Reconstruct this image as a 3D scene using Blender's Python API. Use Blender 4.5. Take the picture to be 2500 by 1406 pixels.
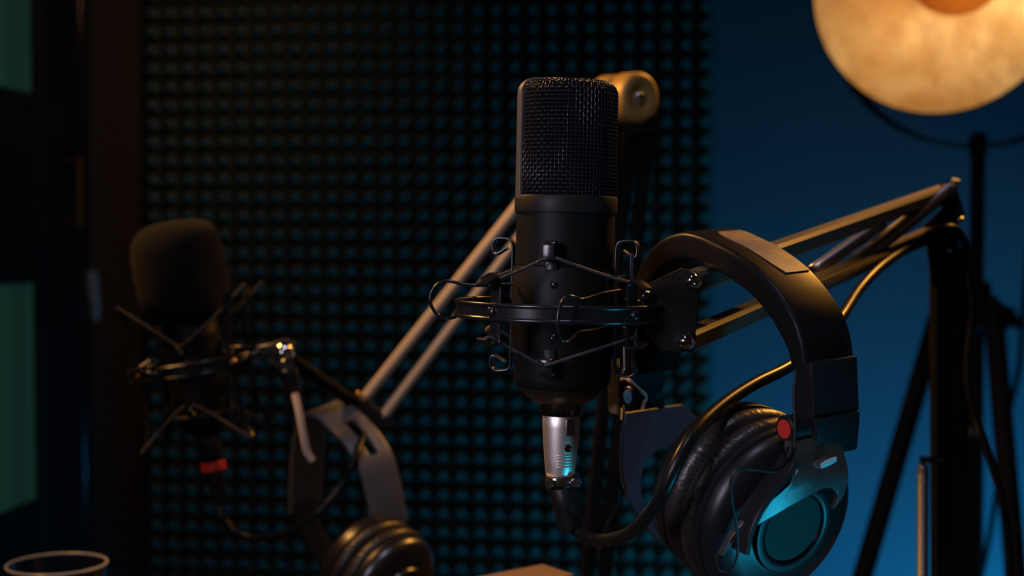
import bpy, math, random
from mathutils import Vector, Matrix, Quaternion

for o in list(bpy.data.objects):
    bpy.data.objects.remove(o)
random.seed(7)
scene = bpy.context.scene
COL = scene.collection
R = math.radians
V = Vector

# ------------------------------------------------------------------ camera
CZ = 1.10
F = 50.0 / 36.0 * 2500
PITCH = R(2.0)
cd = bpy.data.cameras.new('camera')
cam = bpy.data.objects.new('camera', cd)
COL.objects.link(cam)
cam.location = (0, 0, CZ)
cam.rotation_euler = (R(90) - PITCH, 0, 0)
cd.lens = 50
cd.sensor_width = 36
cd.clip_start = 0.02
cd.dof.use_dof = True
cd.dof.focus_distance = 0.685
cd.dof.aperture_fstop = 8.0
scene.camera = cam
C_FWD = V((0, math.cos(PITCH), -math.sin(PITCH)))
C_UP = V((0, math.sin(PITCH), math.cos(PITCH)))
C_LOC = V((0, 0, CZ))


def P(px, py, d):
    """Place in the room seen at a photo position, at depth d metres."""
    return C_LOC + C_FWD * d + V((1, 0, 0)) * ((px - 1250) / F * d) + C_UP * ((703 - py) / F * d)


def PP(px, py, q, n):
    """Where the sight line through a photo position meets the plane (q, n)."""
    r = P(px, py, 1.0) - C_LOC
    return C_LOC + r * ((q - C_LOC).dot(n) / r.dot(n))


# ------------------------------------------------------------------ world, lights, exposure
scene.view_settings.view_transform = 'Standard'
scene.view_settings.look = 'None'
scene.view_settings.gamma = 1
scene.view_settings.use_curve_mapping = False
scene.view_settings.exposure = 0.0
w = bpy.data.worlds.new('world')
scene.world = w
w.use_nodes = True
w.node_tree.nodes['Background'].inputs[0].default_value = (1.0, 0.72, 0.55, 1)
w.node_tree.nodes['Background'].inputs[1].default_value = 0.012


def light(name, kind, loc, target, energy, color, size=0.3, size_y=None, spread=None):
    ld = bpy.data.lights.new(name, kind)
    ld.energy = energy
    ld.color = color
    if kind == 'AREA':
        ld.size = size
        if size_y:
            ld.shape = 'RECTANGLE'
            ld.size_y = size_y
        if spread:
            ld.spread = R(spread)
    else:
        ld.shadow_soft_size = size
    o = bpy.data.objects.new(name, ld)
    COL.objects.link(o)
    o.location = loc
    if target is not None:
        o.rotation_euler = (V(target) - V(loc)).to_track_quat('-Z', 'Y').to_euler()
    return o


# warm lamp high on the left, outside the frame
light('warm_key_light', 'AREA', (-0.62, 1.15, CZ + 0.55), (0.06, 1.0, CZ + 0.03), 3.4, (1.0, 0.47, 0.12), 0.16, spread=90)
# warm light added high on the right to gild the headband and arm tops
light('warm_back_light', 'AREA', (1.04, 1.93, CZ + 1.02), (0.22, 0.8, CZ), 4.6, (1.0, 0.43, 0.07), 0.25, spread=80)
# soft pale panel in front of the desk, to the left of the camera
light('soft_front_light', 'AREA', (-0.52, 0.05, CZ + 0.16), (0.05, 0.75, CZ - 0.12), 0.50, (0.86, 0.77, 0.98), 0.22, 0.36, spread=60)
# small pale ceiling spot over the desk
light('soft_top_light', 'AREA', (0.05, 0.40, CZ + 0.95), (-0.02, 0.92, CZ - 0.12), 0.35, (0.76, 0.74, 1.0), 0.14, spread=65)
# unseen warm light added above the door to lift handle, board and foam
light('door_fill_light', 'AREA', (-0.30, 2.10, CZ + 0.80), (-0.80, 2.72, CZ + 0.10), 0.24, (1.0, 0.50, 0.26), 0.12, spread=100)
# cyan LED tube low on the right by the back wall, and a small one beside the desk
light('cyan_tube_light', 'AREA', (0.92, 2.12, CZ - 1.0), (0.60, 2.75, CZ - 0.55), 4.2, (0.004, 0.42, 1.0), 0.50, 0.10, spread=150)
light('cyan_side_light', 'AREA', (0.44, 0.45, CZ - 0.47), (0.10, 0.63, CZ - 0.11), 0.13, (0.02, 0.62, 1.0), 0.08, spread=60)


# ------------------------------------------------------------------ materials
def mat(name, base, rough=0.5, metal=0.0, spec=0.5, noise=None, bump=None, coat=0.0, emit=None, sheen=0.0):
    m = bpy.data.materials.new(name)
    m.use_nodes = True
    nt = m.node_tree
    b = nt.nodes['Principled BSDF']
    b.inputs['Base Color'].default_value = (*base, 1)
    b.inputs['Roughness'].default_value = rough
    b.inputs['Metallic'].default_value = metal
    b.inputs['Specular IOR Level'].default_value = spec
    b.inputs['Coat Weight'].default_value = coat
    b.inputs['Sheen Weight'].default_value = sheen
    tc = nt.nodes.new('ShaderNodeTexCoord')
    if noise:
        scale, col2, lo, hi = noise
        n = nt.nodes.new('ShaderNodeTexNoise')
        n.inputs['Scale'].default_value = scale
        n.inputs['Detail'].default_value = 5
        nt.links.new(tc.outputs['Object'], n.inputs['Vector'])
        r = nt.nodes.new('ShaderNodeValToRGB')
        r.color_ramp.elements[0].position = lo
        r.color_ramp.elements[1].position = hi
        r.color_ramp.elements[0].color = (*base, 1)
        r.color_ramp.elements[1].color = (*col2, 1)
        nt.links.new(n.outputs['Fac'], r.inputs['Fac'])
        nt.links.new(r.outputs['Color'], b.inputs['Base Color'])
    if bump:
        scale, strength, dist = bump
        n = nt.nodes.new('ShaderNodeTexNoise')
        n.inputs['Scale'].default_value = scale
        n.inputs['Detail'].default_value = 4
        nt.links.new(tc.outputs['Object'], n.inputs['Vector'])
        bp = nt.nodes.new('ShaderNodeBump')
        bp.inputs['Strength'].default_value = strength
        bp.inputs['Distance'].default_value = dist
        nt.links.new(n.outputs['Fac'], bp.inputs['Height'])
        nt.links.new(bp.outputs['Normal'], b.inputs['Normal'])
    if emit:
        b.inputs['Emission Color'].default_value = (*emit[0], 1)
        b.inputs['Emission Strength'].default_value = emit[1]
    return m


M = {}
M['body'] = mat('black_satin_metal', (0.006, 0.006, 0.006), 0.5, 0.0, 0.14, bump=(900, 0.05, 0.0002))
M['band'] = mat('black_lacquered_metal', (0.11, 0.095, 0.085), 0.42, 0.3, 0.4, bump=(700, 0.05, 0.0002))
M['collar'] = mat('black_satin_ring', (0.013, 0.012, 0.011), 0.45, 0.0, 0.15, bump=(700, 0.05, 0.0002))
M['wire'] = mat('black_wire', (0.014, 0.013, 0.018), 0.34, 0.3, 0.4, noise=(300, (0.020, 0.019, 0.025), 0.4, 0.7))
M['void'] = mat('black_inner_foam', (0.004, 0.004, 0.004), 0.95, 0, 0.1, bump=(400, 0.3, 0.0005))
M['champagne'] = mat('brushed_champagne_metal', (0.88, 0.79, 0.72), 0.46, 1.0, 0.5, bump=(1500, 0.12, 0.0002))
M['cone'] = mat('dark_champagne_metal', (0.17, 0.15, 0.13), 0.42, 1.0, 0.5, bump=(1500, 0.08, 0.0002))
M['steel'] = mat('spring_steel', (0.42, 0.40, 0.41), 0.32, 1.0, 0.5, bump=(400, 0.05, 0.0002))
M['chrome'] = mat('chrome', (0.72, 0.72, 0.74), 0.12, 1.0, 0.5, bump=(60, 0.03, 0.001))
M['darkchrome'] = mat('dark_chrome', (0.22, 0.21, 0.21), 0.16, 1.0, 0.5, bump=(60, 0.03, 0.001))
M['blackgloss'] = mat('black_enamel', (0.010, 0.010, 0.012), 0.22, 0.0, 0.45, bump=(200, 0.04, 0.0003))
M['rubber'] = mat('black_rubber', (0.008, 0.0075, 0.0075), 0.45, 0, 0.2, bump=(500, 0.08, 0.0003))
M['cable'] = mat('black_cable_jacket', (0.008, 0.008, 0.008), 0.32, 0, 0.22, bump=(300, 0.06, 0.0003))
M['leather'] = mat('black_leatherette', (0.009, 0.0085, 0.009), 0.34, 0, 0.10, bump=(900, 0.35, 0.00008))
M['pad'] = mat('wrinkled_black_leatherette', (0.018, 0.016, 0.015), 0.38, 0, 0.5, bump=(350, 0.5, 0.0008))
M['plastic'] = mat('black_plastic', (0.010, 0.010, 0.012), 0.36, 0, 0.35, bump=(800, 0.08, 0.0002))
M['navy'] = mat('dark_slate_metal', (0.030, 0.033, 0.048), 0.42, 0.6, 0.5, bump=(700, 0.08, 0.0002))
M['greyband'] = mat('satin_grey_band', (0.16, 0.15, 0.15), 0.40, 0.2, 0.4, bump=(700, 0.06, 0.0002))
M['yoke'] = mat('satin_grey_metal', (0.40, 0.41, 0.42), 0.26, 0.95, 0.5, bump=(700, 0.06, 0.0002))
M['disc'] = mat('matt_grey_disc', (0.020, 0.022, 0.022), 0.6, 0, 0.3, noise=(120, (0.028, 0.030, 0.030), 0.35, 0.7))
M['red'] = mat('red_plastic', (0.55, 0.03, 0.02), 0.4, 0, 0.5, bump=(500, 0.05, 0.0002))
M['blue'] = mat('blue_plastic', (0.03, 0.16, 1.0), 0.4, 0, 0.5, bump=(500, 0.05, 0.0002))
M['peel'] = mat('peeled_leatherette', (0.010, 0.009, 0.009), 0.6, 0, 0.2, noise=(110, (0.12, 0.11, 0.115), 0.54, 0.72), bump=(150, 0.4, 0.001))
M['sticker'] = mat('worn_printed_sticker', (0.13, 0.105, 0.105), 0.4, 0, 0.4, noise=(70, (0.26, 0.19, 0.075), 0.45, 0.62))
M['armtube'] = mat('black_painted_steel_tube', (0.09, 0.082, 0.074), 0.36, 0.2, 0.5, bump=(600, 0.06, 0.0002))
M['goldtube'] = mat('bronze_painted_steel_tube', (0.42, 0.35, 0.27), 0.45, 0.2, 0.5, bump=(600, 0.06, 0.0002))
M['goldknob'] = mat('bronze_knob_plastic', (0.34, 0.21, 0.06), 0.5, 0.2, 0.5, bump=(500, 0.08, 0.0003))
M['windscreen'] = mat('dark_foam', (0.0055, 0.0055, 0.0066), 0.95, 0, 0.1, noise=(900, (0.0075, 0.0075, 0.0088), 0.4, 0.6), bump=(800, 0.6, 0.001), sheen=0.02)
M['foam'] = mat('charcoal_acoustic_foam', (0.105, 0.140, 0.100), 0.95, 0, 0.15, noise=(300, (0.12, 0.156, 0.114), 0.4, 0.6), bump=(500, 0.4, 0.001))
M['plaster'] = mat('blue_tinted_plaster', (0.13, 0.24, 0.27), 0.85, 0, 0.2, noise=(1.6, (0.11, 0.21, 0.24), 0.3, 0.7), bump=(60, 0.15, 0.002))  # plain plaster; blue of the light put into the wall colour
M['darkwall'] = mat('dark_brown_paint', (0.11, 0.095, 0.085), 0.8, 0, 0.3, noise=(3, (0.09, 0.08, 0.072), 0.3, 0.7), bump=(80, 0.1, 0.001))
M['floor'] = mat('dark_floor', (0.03, 0.03, 0.032), 0.6, 0, 0.4, noise=(8, (0.04, 0.038, 0.036), 0.4, 0.6))
M['desk'] = mat('dark_desk_laminate', (0.008, 0.007, 0.006), 0.6, 0, 0.2, noise=(10, (0.012, 0.010, 0.008), 0.4, 0.6))
M['wood'] = mat('brown_card', (0.16, 0.10, 0.065), 0.6, 0, 0.3, noise=(25, (0.14, 0.088, 0.056), 0.35, 0.65), bump=(200, 0.1, 0.0005))
M['lampblack'] = mat('black_powder_coat', (0.008, 0.008, 0.009), 0.65, 0.0, 0.12, bump=(400, 0.1, 0.0003))
M['goldleaf'] = mat('gold_leaf', (0.95, 0.74, 0.38), 0.55, 0.5, 0.5, noise=(15, (0.80, 0.50, 0.18), 0.40, 0.62), bump=(25, 0.5, 0.006))
M['capgold'] = mat('gold_bulb_cap', (0.60, 0.34, 0.09), 0.8, 0.0, 0.1, bump=(80, 0.05, 0.001))
nt_ = M['capgold'].node_tree
tr_ = nt_.nodes.new('ShaderNodeBsdfTranslucent')
tr_.inputs[0].default_value = (0.42, 0.26, 0.075, 1)
ad_ = nt_.nodes.new('ShaderNodeAddShader')
nt_.links.new(nt_.nodes['Principled BSDF'].outputs[0], ad_.inputs[0])
nt_.links.new(tr_.outputs[0], ad_.inputs[1])
nt_.links.new(ad_.outputs[0], nt_.nodes['Material Output'].inputs['Surface'])
M['doorwood'] = mat('black_stained_door', (0.010, 0.009, 0.008), 0.55, 0, 0.4, noise=(6, (0.014, 0.012, 0.011), 0.4, 0.6))
M['brass'] = mat('aged_brass', (0.45, 0.26, 0.10), 0.35, 1.0, 0.5, bump=(100, 0.05, 0.001))
M['beige'] = mat('beige_enamel', (0.42, 0.34, 0.28), 0.5, 0, 0.5, noise=(40, (0.36, 0.30, 0.25), 0.4, 0.7))


def glass_mat():
    m = bpy.data.materials.new('clear_glass')
    m.use_nodes = True
    nt = m.node_tree
    b = nt.nodes['Principled BSDF']
    b.inputs['Base Color'].default_value = (0.95, 0.97, 0.97, 1)
    b.inputs['Roughness'].default_value = 0.03
    b.inputs['Transmission Weight'].default_value = 1.0
    b.inputs['IOR'].default_value = 1.45
    n = nt.nodes.new('ShaderNodeTexNoise')
    n.inputs['Scale'].default_value = 40
    r = nt.nodes.new('ShaderNodeMapRange')
    r.inputs['To Min'].default_value = 0.02
    r.inputs['To Max'].default_value = 0.08
    nt.links.new(n.outputs['Fac'], r.inputs['Value'])
    nt.links.new(r.outputs['Result'], b.inputs['Roughness'])
    return m


M['glass'] = glass_mat()
M['satincup'] = mat('satin_black_cup', (0.010, 0.010, 0.012), 0.30, 0, 0.9, bump=(600, 0.05, 0.0002))
M['postblack'] = mat('matt_black_tube', (0.006, 0.006, 0.006), 0.9, 0, 0.04, bump=(400, 0.05, 0.0002))
M['rimglass'] = mat('pale_highlight_rim', (0.75, 0.75, 0.76), 0.22, 0.0, 0.8, noise=(200, (0.66, 0.66, 0.68), 0.4, 0.6))  # pale and barely clear: highlight of the glass rim put into its colour
M['rimglass'].node_tree.nodes['Principled BSDF'].inputs['Transmission Weight'].default_value = 0.25
M['silverplate'] = mat('silver_plate', (0.70, 0.72, 0.72), 0.45, 0.4, 0.5, bump=(900, 0.05, 0.0002))
M['peeled'] = mat('bare_backing_cloth', (0.62, 0.54, 0.53), 0.8, 0, 0.3, noise=(400, (0.45, 0.40, 0.40), 0.4, 0.6))


def pane_mat():
    # frosted pane, lit from the green room behind: faint vertical curtain folds
    m = bpy.data.materials.new('lit_green_pane')
    m.use_nodes = True
    nt = m.node_tree
    b = nt.nodes['Principled BSDF']
    b.inputs['Base Color'].default_value = (0.02, 0.03, 0.028, 1)
    b.inputs['Roughness'].default_value = 0.3
    tc = nt.nodes.new('ShaderNodeTexCoord')
    mp = nt.nodes.new('ShaderNodeMapping')
    mp.inputs['Scale'].default_value = (1, 1, 0.03)
    n = nt.nodes.new('ShaderNodeTexNoise')
    n.inputs['Scale'].default_value = 14
    n.inputs['Detail'].default_value = 2
    r = nt.nodes.new('ShaderNodeValToRGB')
    r.color_ramp.elements[0].position = 0.3
    r.color_ramp.elements[1].position = 0.75
    r.color_ramp.elements[0].color = (0.0035, 0.0125, 0.0092, 1)
    r.color_ramp.elements[1].color = (0.0060, 0.0235, 0.0165, 1)
    nt.links.new(tc.outputs['Object'], mp.inputs['Vector'])
    nt.links.new(mp.outputs['Vector'], n.inputs['Vector'])
    nt.links.new(n.outputs['Fac'], r.inputs['Fac'])
    nt.links.new(r.outputs['Color'], b.inputs['Emission Color'])
    b.inputs['Emission Strength'].default_value = 1.0
    return m


M['pane'] = pane_mat()


def braid_mat():
    m = mat('braided_elastic', (0.030, 0.028, 0.036), 0.55, 0, 0.4)
    nt = m.node_tree
    b = nt.nodes['Principled BSDF']
    tc = nt.nodes.new('ShaderNodeTexCoord')
    wv = nt.nodes.new('ShaderNodeTexWave')
    wv.inputs['Scale'].default_value = 420
    wv.inputs['Distortion'].default_value = 1.0
    bp = nt.nodes.new('ShaderNodeBump')
    bp.inputs['Strength'].default_value = 0.8
    bp.inputs['Distance'].default_value = 0.0004
    nt.links.new(tc.outputs['Object'], wv.inputs['Vector'])
    nt.links.new(wv.outputs['Fac'], bp.inputs['Height'])
    nt.links.new(bp.outputs['Normal'], b.inputs['Normal'])
    return m


M['braid'] = braid_mat()


# ------------------------------------------------------------------ mesh helpers
def frame_from(axis):
    a = V(axis).normalized()
    ref = V((0, 0, 1)) if abs(a.z) < 0.9 else V((1, 0, 0))
    u = ref.cross(a).normalized()
    return u, a.cross(u).normalized(), a


def spline(pts, n=6, closed=False):
    pts = [V(p) for p in pts]
    out = []
    m = len(pts)
    for i in range(m if closed else m - 1):
        if closed:
            p0, p1, p2, p3 = (pts[(i + k - 1) % m] for k in range(4))
        else:
            p1, p2 = pts[i], pts[i + 1]
            p0 = pts[i - 1] if i > 0 else p1 * 2 - p2
            p3 = pts[i + 2] if i + 2 < m else p2 * 2 - p1
        for k in range(n):
            t = k / n
            out.append(0.5 * ((2 * p1) + (p2 - p0) * t + (2 * p0 - 5 * p1 + 4 * p2 - p3) * t * t
                              + (3 * p1 - p0 - 3 * p2 + p3) * t ** 3))
    if not closed:
        out.append(pts[-1])
    return out


class MB:
    def __init__(self):
        self.v = []
        self.f = []

    def add(self, vs, fs):
        k = len(self.v)
        self.v += [V(p) for p in vs]
        self.f += [tuple(i + k for i in f) for f in fs]
        return self

    def box(self, c, ax, hs):
        c = V(c)
        a = [V(x).normalized() * h for x, h in zip(ax, hs)]
        vs = [c + a[0] * i + a[1] * j + a[2] * k for i in (-1, 1) for j in (-1, 1) for k in (-1, 1)]
        if a[0].cross(a[1]).dot(a[2]) < 0:
            fs = [(0, 2, 3, 1), (4, 5, 7, 6), (0, 1, 5, 4), (2, 6, 7, 3), (0, 4, 6, 2), (1, 3, 7, 5)]
            fs = [tuple(reversed(f)) for f in fs]
        else:
            fs = [(0, 1, 3, 2), (4, 6, 7, 5), (0, 4, 5, 1), (2, 3, 7, 6), (0, 2, 6, 4), (1, 5, 7, 3)]
        return self.add(vs, fs)

    def bar(self, p0, p1, w, h, ref=(0, 1, 0), chamfer=0.0):
        """square-section bar p0-p1; w along the direction nearest ref"""
        p0, p1 = V(p0), V(p1)
        a = (p1 - p0).normalized()
        s = (V(ref) - a * V(ref).dot(a)).normalized()
        u = a.cross(s)
        c = chamfer or min(w, h) * 0.18
        sec = [(w / 2 - c, h / 2), (w / 2, h / 2 - c), (w / 2, -h / 2 + c), (w / 2 - c, -h / 2),
               (-w / 2 + c, -h / 2), (-w / 2, -h / 2 + c), (-w / 2, h / 2 - c), (-w / 2 + c, h / 2)]
        vs = [p + s * x + u * y for p in (p0, p1) for x, y in sec]
        fs = [(i, i + 8, (i + 1) % 8 + 8, (i + 1) % 8) for i in range(8)]
        fs += [tuple(range(8)), tuple(reversed(range(8, 16)))]
        return self.add(vs, fs)

    def tube(self, pts, r, n=10, closed=False, caps=True):
        pts = [V(p) for p in pts]
        m = len(pts)
        rs = r if isinstance(r, (list, tuple)) else [r] * m
        u = None
        vs = []
        for i in range(m):
            if closed:
                t = pts[(i + 1) % m] - pts[i - 1]
            else:
                t = pts[min(i + 1, m - 1)] - pts[max(i - 1, 0)]
            t.normalize()
            if u is None:
                u = frame_from(t)[0]
            u = (u - t * u.dot(t)).normalized()
            b = t.cross(u)
            for k in range(n):
                a = 2 * math.pi * k / n
                vs.append(pts[i] + (u * math.cos(a) + b * math.sin(a)) * rs[i])
        fs = []
        for i in range(m if closed else m - 1):
            j = (i + 1) % m
            for k in range(n):
                l = (k + 1) % n
                fs.append((i * n + k, i * n + l, j * n + l, j * n + k))
        if caps and not closed:
            fs.append(tuple(reversed(range(n))))
            fs.append(tuple(range((m - 1) * n, m * n)))
        return self.add(vs, fs)

    def lathe(self, prof, o, axis, n=40, fn=None, caps=True):
        """prof: (r, h) from top to bottom or either way"""
        u, b, a = frame_from(axis)
        o = V(o)
        vs = []
        for r, h in prof:
            for k in range(n):
                t = 2 * math.pi * k / n
                rr = r if fn is None else r + fn(t, r, h)
                vs.append(o + a * h + (u * math.cos(t) + b * math.sin(t)) * rr)
        fs = []
        up = prof[-1][1] >= prof[0][1]
        for i in range(len(prof) - 1):
            for k in range(n):
                l = (k + 1) % n
                q = (i * n + k, i * n + l, (i + 1) * n + l, (i + 1) * n + k)
                fs.append(q if up else tuple(reversed(q)))
        if caps:
            f0, f1 = tuple(reversed(range(n))), tuple(range((len(prof) - 1) * n, len(prof) * n))
            fs += [f0, f1] if up else [tuple(reversed(f0)), tuple(reversed(f1))]
        return self.add(vs, fs)

    def prism(self, poly, ext):
        poly = [V(p) for p in poly]
        ext = V(ext)
        n = len(poly)
        nn = V((0, 0, 0))
        for i in range(n):
            nn += poly[i].cross(poly[(i + 1) % n])
        if nn.dot(ext) > 0:
            poly.reverse()
        vs = poly + [p + ext for p in poly]
        fs = [tuple(range(n)), tuple(reversed(range(n, 2 * n)))]
        fs += [(i, i + n, (i + 1) % n + n, (i + 1) % n) for i in range(n)]
        return self.add(vs, fs)

    def sweep(self, pts, f, sec, flip=1, closed=False):
        """section (w along f, h along outward normal) carried along pts"""
        pts = [V(p) for p in pts]
        f = V(f).normalized()
        m = len(pts)
        vs = []
        for i in range(m):
            if closed:
                t = pts[(i + 1) % m] - pts[i - 1]
            else:
                t = pts[min(i + 1, m - 1)] - pts[max(i - 1, 0)]
            nrm = t.cross(f).normalized() * flip
            s = sec(i / (m - 1)) if callable(sec) else sec
            vs += [pts[i] + f * a + nrm * h for a, h in s]
        if callable(sec):
            n = len(sec(0))
        else:
            n = len(sec)
        fs = []
        for i in range(m if closed else m - 1):
            j = (i + 1) % m
            for k in range(n):
                l = (k + 1) % n
                fs.append((i * n + k, i * n + l, j * n + l, j * n + k))
        if not closed:
            fs.append(tuple(reversed(range(n))))
            fs.append(tuple(range((m - 1) * n, m * n)))
        return self.add(vs, fs)

    def coil(self, p0, p1, rad, r, turns, n=6, step=12):
        p0, p1 = V(p0), V(p1)
        u, b, a = frame_from(p1 - p0)
        N = int(turns * step)
        pts = []
        for i in range(N + 1):
            t = 2 * math.pi * i / step
            pts.append(p0.lerp(p1, i / N) + (u * math.cos(t) + b * math.sin(t)) * rad)
        return self.tube(pts, r, n)

    def build(self, name, material, parent=None, smooth=40, bevel=0.0, segs=2, subsurf=0, origin=None):
        me = bpy.data.meshes.new(name)
        if parent is not None:
            q = V((0, 0, 0))
            p = parent
            while p is not None:
                q += p.location
                p = p.parent
        elif origin is not None:
            q = V(origin)
        else:
            lo = V((min(v.x for v in self.v), min(v.y for v in self.v), min(v.z for v in self.v)))
            hi = V((max(v.x for v in self.v), max(v.y for v in self.v), max(v.z for v in self.v)))
            q = V(((lo.x + hi.x) / 2, (lo.y + hi.y) / 2, lo.z))
        me.from_pydata([v - q for v in self.v], [], self.f)
        import bmesh
        bm = bmesh.new()
        bm.from_mesh(me)
        bmesh.ops.recalc_face_normals(bm, faces=bm.faces)
        bm.to_mesh(me)
        bm.free()
        me.materials.append(M[material] if isinstance(material, str) else material)
        o = bpy.data.objects.new(name, me)
        COL.objects.link(o)
        if parent is None:
            o.location = q
        else:
            o.parent = parent
        if smooth:
            for p in me.polygons:
                p.use_smooth = True
            me.set_sharp_from_angle(angle=R(smooth))
        if bevel:
            bv = o.modifiers.new('bevel', 'BEVEL')
            bv.width = bevel
            bv.segments = segs
            bv.limit_method = 'ANGLE'
            bv.angle_limit = R(40)
        if subsurf:
            s = o.modifiers.new('sub', 'SUBSURF')
            s.levels = s.render_levels = subsurf
        return o


def thing(name, label, cat, loc, group=None):
    o = bpy.data.objects.new(name, None)
    o.empty_display_size = 0.02
    COL.objects.link(o)
    o.location = loc
    return tag(o, label, cat, group)


def tag(o, label=None, cat=None, group=None, kind=None):
    if label:
        o['label'] = label
    if cat:
        o['category'] = cat
    if group:
        o['group'] = group
    if kind:
        o['kind'] = kind
    return o


def rrect(w0, w1, h0, h1, r, k=3):
    """rounded rectangle section as (w, h) points"""
    out = []
    for cx, cy, a0 in ((w1 - r, h1 - r, 0), (w0 + r, h1 - r, 90), (w0 + r, h0 + r, 180), (w1 - r, h0 + r, 270)):
        for i in range(k + 1):
            a = R(a0 + 90 * i / k)
            out.append((cx + r * math.cos(a), cy + r * math.sin(a)))
    return out


# ================================================================== THE ROOM
YAW = 0.1152
WR = V((math.cos(YAW), -math.sin(YAW), 0))      # along the back wall, to the right
WN = V((-math.sin(YAW), -math.cos(YAW), 0))     # out of the back wall, into the room
W0 = V((0, 2.71, 0))                            # foam tips, straight ahead
WALL = W0 - WN * 0.062                          # face of the wall itself


def wall_pt(s, z, out=0.0):
    return WALL + WR * s + WN * out + V((0, 0, z))


CORNER = -0.86
tag(MB().box(wall_pt(0.7, 1.4, -0.05), (WR, WN, (0, 0, 1)), (1.56 + 0.1, 0.05, 1.4)).build('wall_back', 'plaster', smooth=0),
    'back wall washed in blue light, some of it put into its colour, behind the lamp', 'wall', kind='structure')
lw_c = wall_pt(CORNER - 0.05, 1.4, 1.5)
tag(MB().box(lw_c, (WR, WN, (0, 0, 1)), (0.05, 1.6, 1.4)).build('wall_left', 'darkwall', smooth=0),
    'dark painted side wall holding the glazed door', 'wall', kind='structure')
tag(MB().box((0.5, 1.2, -0.05), ((1, 0, 0), (0, 1, 0), (0, 0, 1)), (3.0, 3.0, 0.05)).build('floor', 'floor', smooth=0),
    'dark studio floor below the desk', 'floor', kind='structure')
tag(MB().box((0.5, 1.2, 2.85), ((1, 0, 0), (0, 1, 0), (0, 0, 1)), (3.0, 3.0, 0.05)).build('ceiling', 'darkwall', smooth=0),
    'dark ceiling above the studio', 'ceiling', kind='structure')
# the dark strip of back wall between the foam and the corner
tag(MB().box(wall_pt(CORNER + 0.085, 1.4, 0.008), (WR, WN, (0, 0, 1)), (0.085, 0.008, 1.4)).build('trim_1', 'darkwall', smooth=0, bevel=0.003),
    'dark brown upright board between the foam and the corner', 'trim', kind='structure')

# door with two lit panes in the left wall
door = bpy.data.objects.new('door_1', None)
COL.objects.link(door)
door.location = wall_pt(CORNER, 0, 0.5)
tag(door, 'black glazed door at the left with two dim green panes', 'door', kind='structure')


def left_pt(o, z, out=0.0):
    return wall_pt(CORNER + out, z, o)


ZP = [(0.02, 0.625), (1.02, 1.36), (2.02, 2.1)]
dw0, dw1 = 0.06, 0.95
for a, b in ((dw0, 0.285), (0.75, dw1)):
    MB().box(left_pt((a + b) / 2, 1.06, 0.012), (WN, WR, (0, 0, 1)), ((b - a) / 2, 0.012, 1.04)).build('stile', 'doorwood', door, bevel=0.003)
for a, b in ZP:
    MB().box(left_pt((0.285 + 0.75) / 2, (a + b) / 2, 0.012), (WN, WR, (0, 0, 1)), (0.2325, 0.012, (b - a) / 2)).build('rail', 'doorwood', door, bevel=0.003)
for a, b in ((0.625, 1.02), (1.36, 2.02)):
    MB().box(left_pt(0.5175, (a + b) / 2, 0.006), (WN, WR, (0, 0, 1)), (0.2325, 0.003, (b - a) / 2)).build('pane', 'pane', door, smooth=0)
MB().tube([left_pt(0.165, 1.12, 0.045), left_pt(0.165, 1.255, 0.045)], 0.009, 14).tube(
    [left_pt(0.165, 1.13, 0.02), left_pt(0.165, 1.13, 0.045)], 0.006, 10).tube(
    [left_pt(0.165, 1.245, 0.02), left_pt(0.165, 1.245, 0.045)], 0.006, 10).build('pull_bar', 'brass', door)
hd = MB().sweep(spline([left_pt(0.075, 1.035, 0.03), left_pt(0.075, 0.99, 0.034), left_pt(0.072, 0.965, 0.036), left_pt(0.068, 0.94, 0.034)], 5), WN,
                lambda t: rrect(-0.016 + 0.006 * t, 0.016 - 0.004 * t, -0.007, 0.007, 0.004), 1)
hd.build('door_handle', 'beige', door)
MB().box(left_pt(0.075, 1.0, 0.027), (WN, WR, (0, 0, 1)), (0.01, 0.004, 0.03)).build('handle_plate', 'brass', door, bevel=0.001)
MB().box(left_pt(0.105, 1.06, 0.026), (WN, WR, (0, 0, 1)), (0.006, 0.003, 1.03)).build('edge_strip', 'darkchrome', door, bevel=0.001)

# ================================================================== ACOUSTIC FOAM
PIT = 0.0359
foam = thing('acoustic_foam', 'charcoal pyramid acoustic foam covering the back wall behind the microphones', 'acoustic foam', wall_pt(-0.15, 0.3, 0))
FR = 0.379      # right edge along the wall
NC, NR = 31, 37
Z_TOP = CZ + 0.637
MB().box(wall_pt(FR - NC * PIT / 2, Z_TOP - NR * PIT / 2, 0.014), (WR, WN, (0, 0, 1)), (NC * PIT / 2, 0.014, NR * PIT / 2)).build('foam_backing', 'foam', foam, smooth=0)


def pyramid(mb, c):
    h = PIT / 2 * 0.99
    b = [c + WR * x + V((0, 0, z)) for x, z in ((-h, -h), (h, -h), (h, h), (-h, h))]
    t = 0.12
    q = [c + WR * (x * t) + V((0, 0, z * t)) + WN * 0.034 for x, z in ((-h, -h), (h, -h), (h, h), (-h, h))]
    return mb.add(b + q, [(0, 1, 5, 4), (1, 2, 6, 5), (2, 3, 7, 6), (3, 0, 4, 7), (4, 5, 6, 7), (3, 2, 1, 0)])


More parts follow.
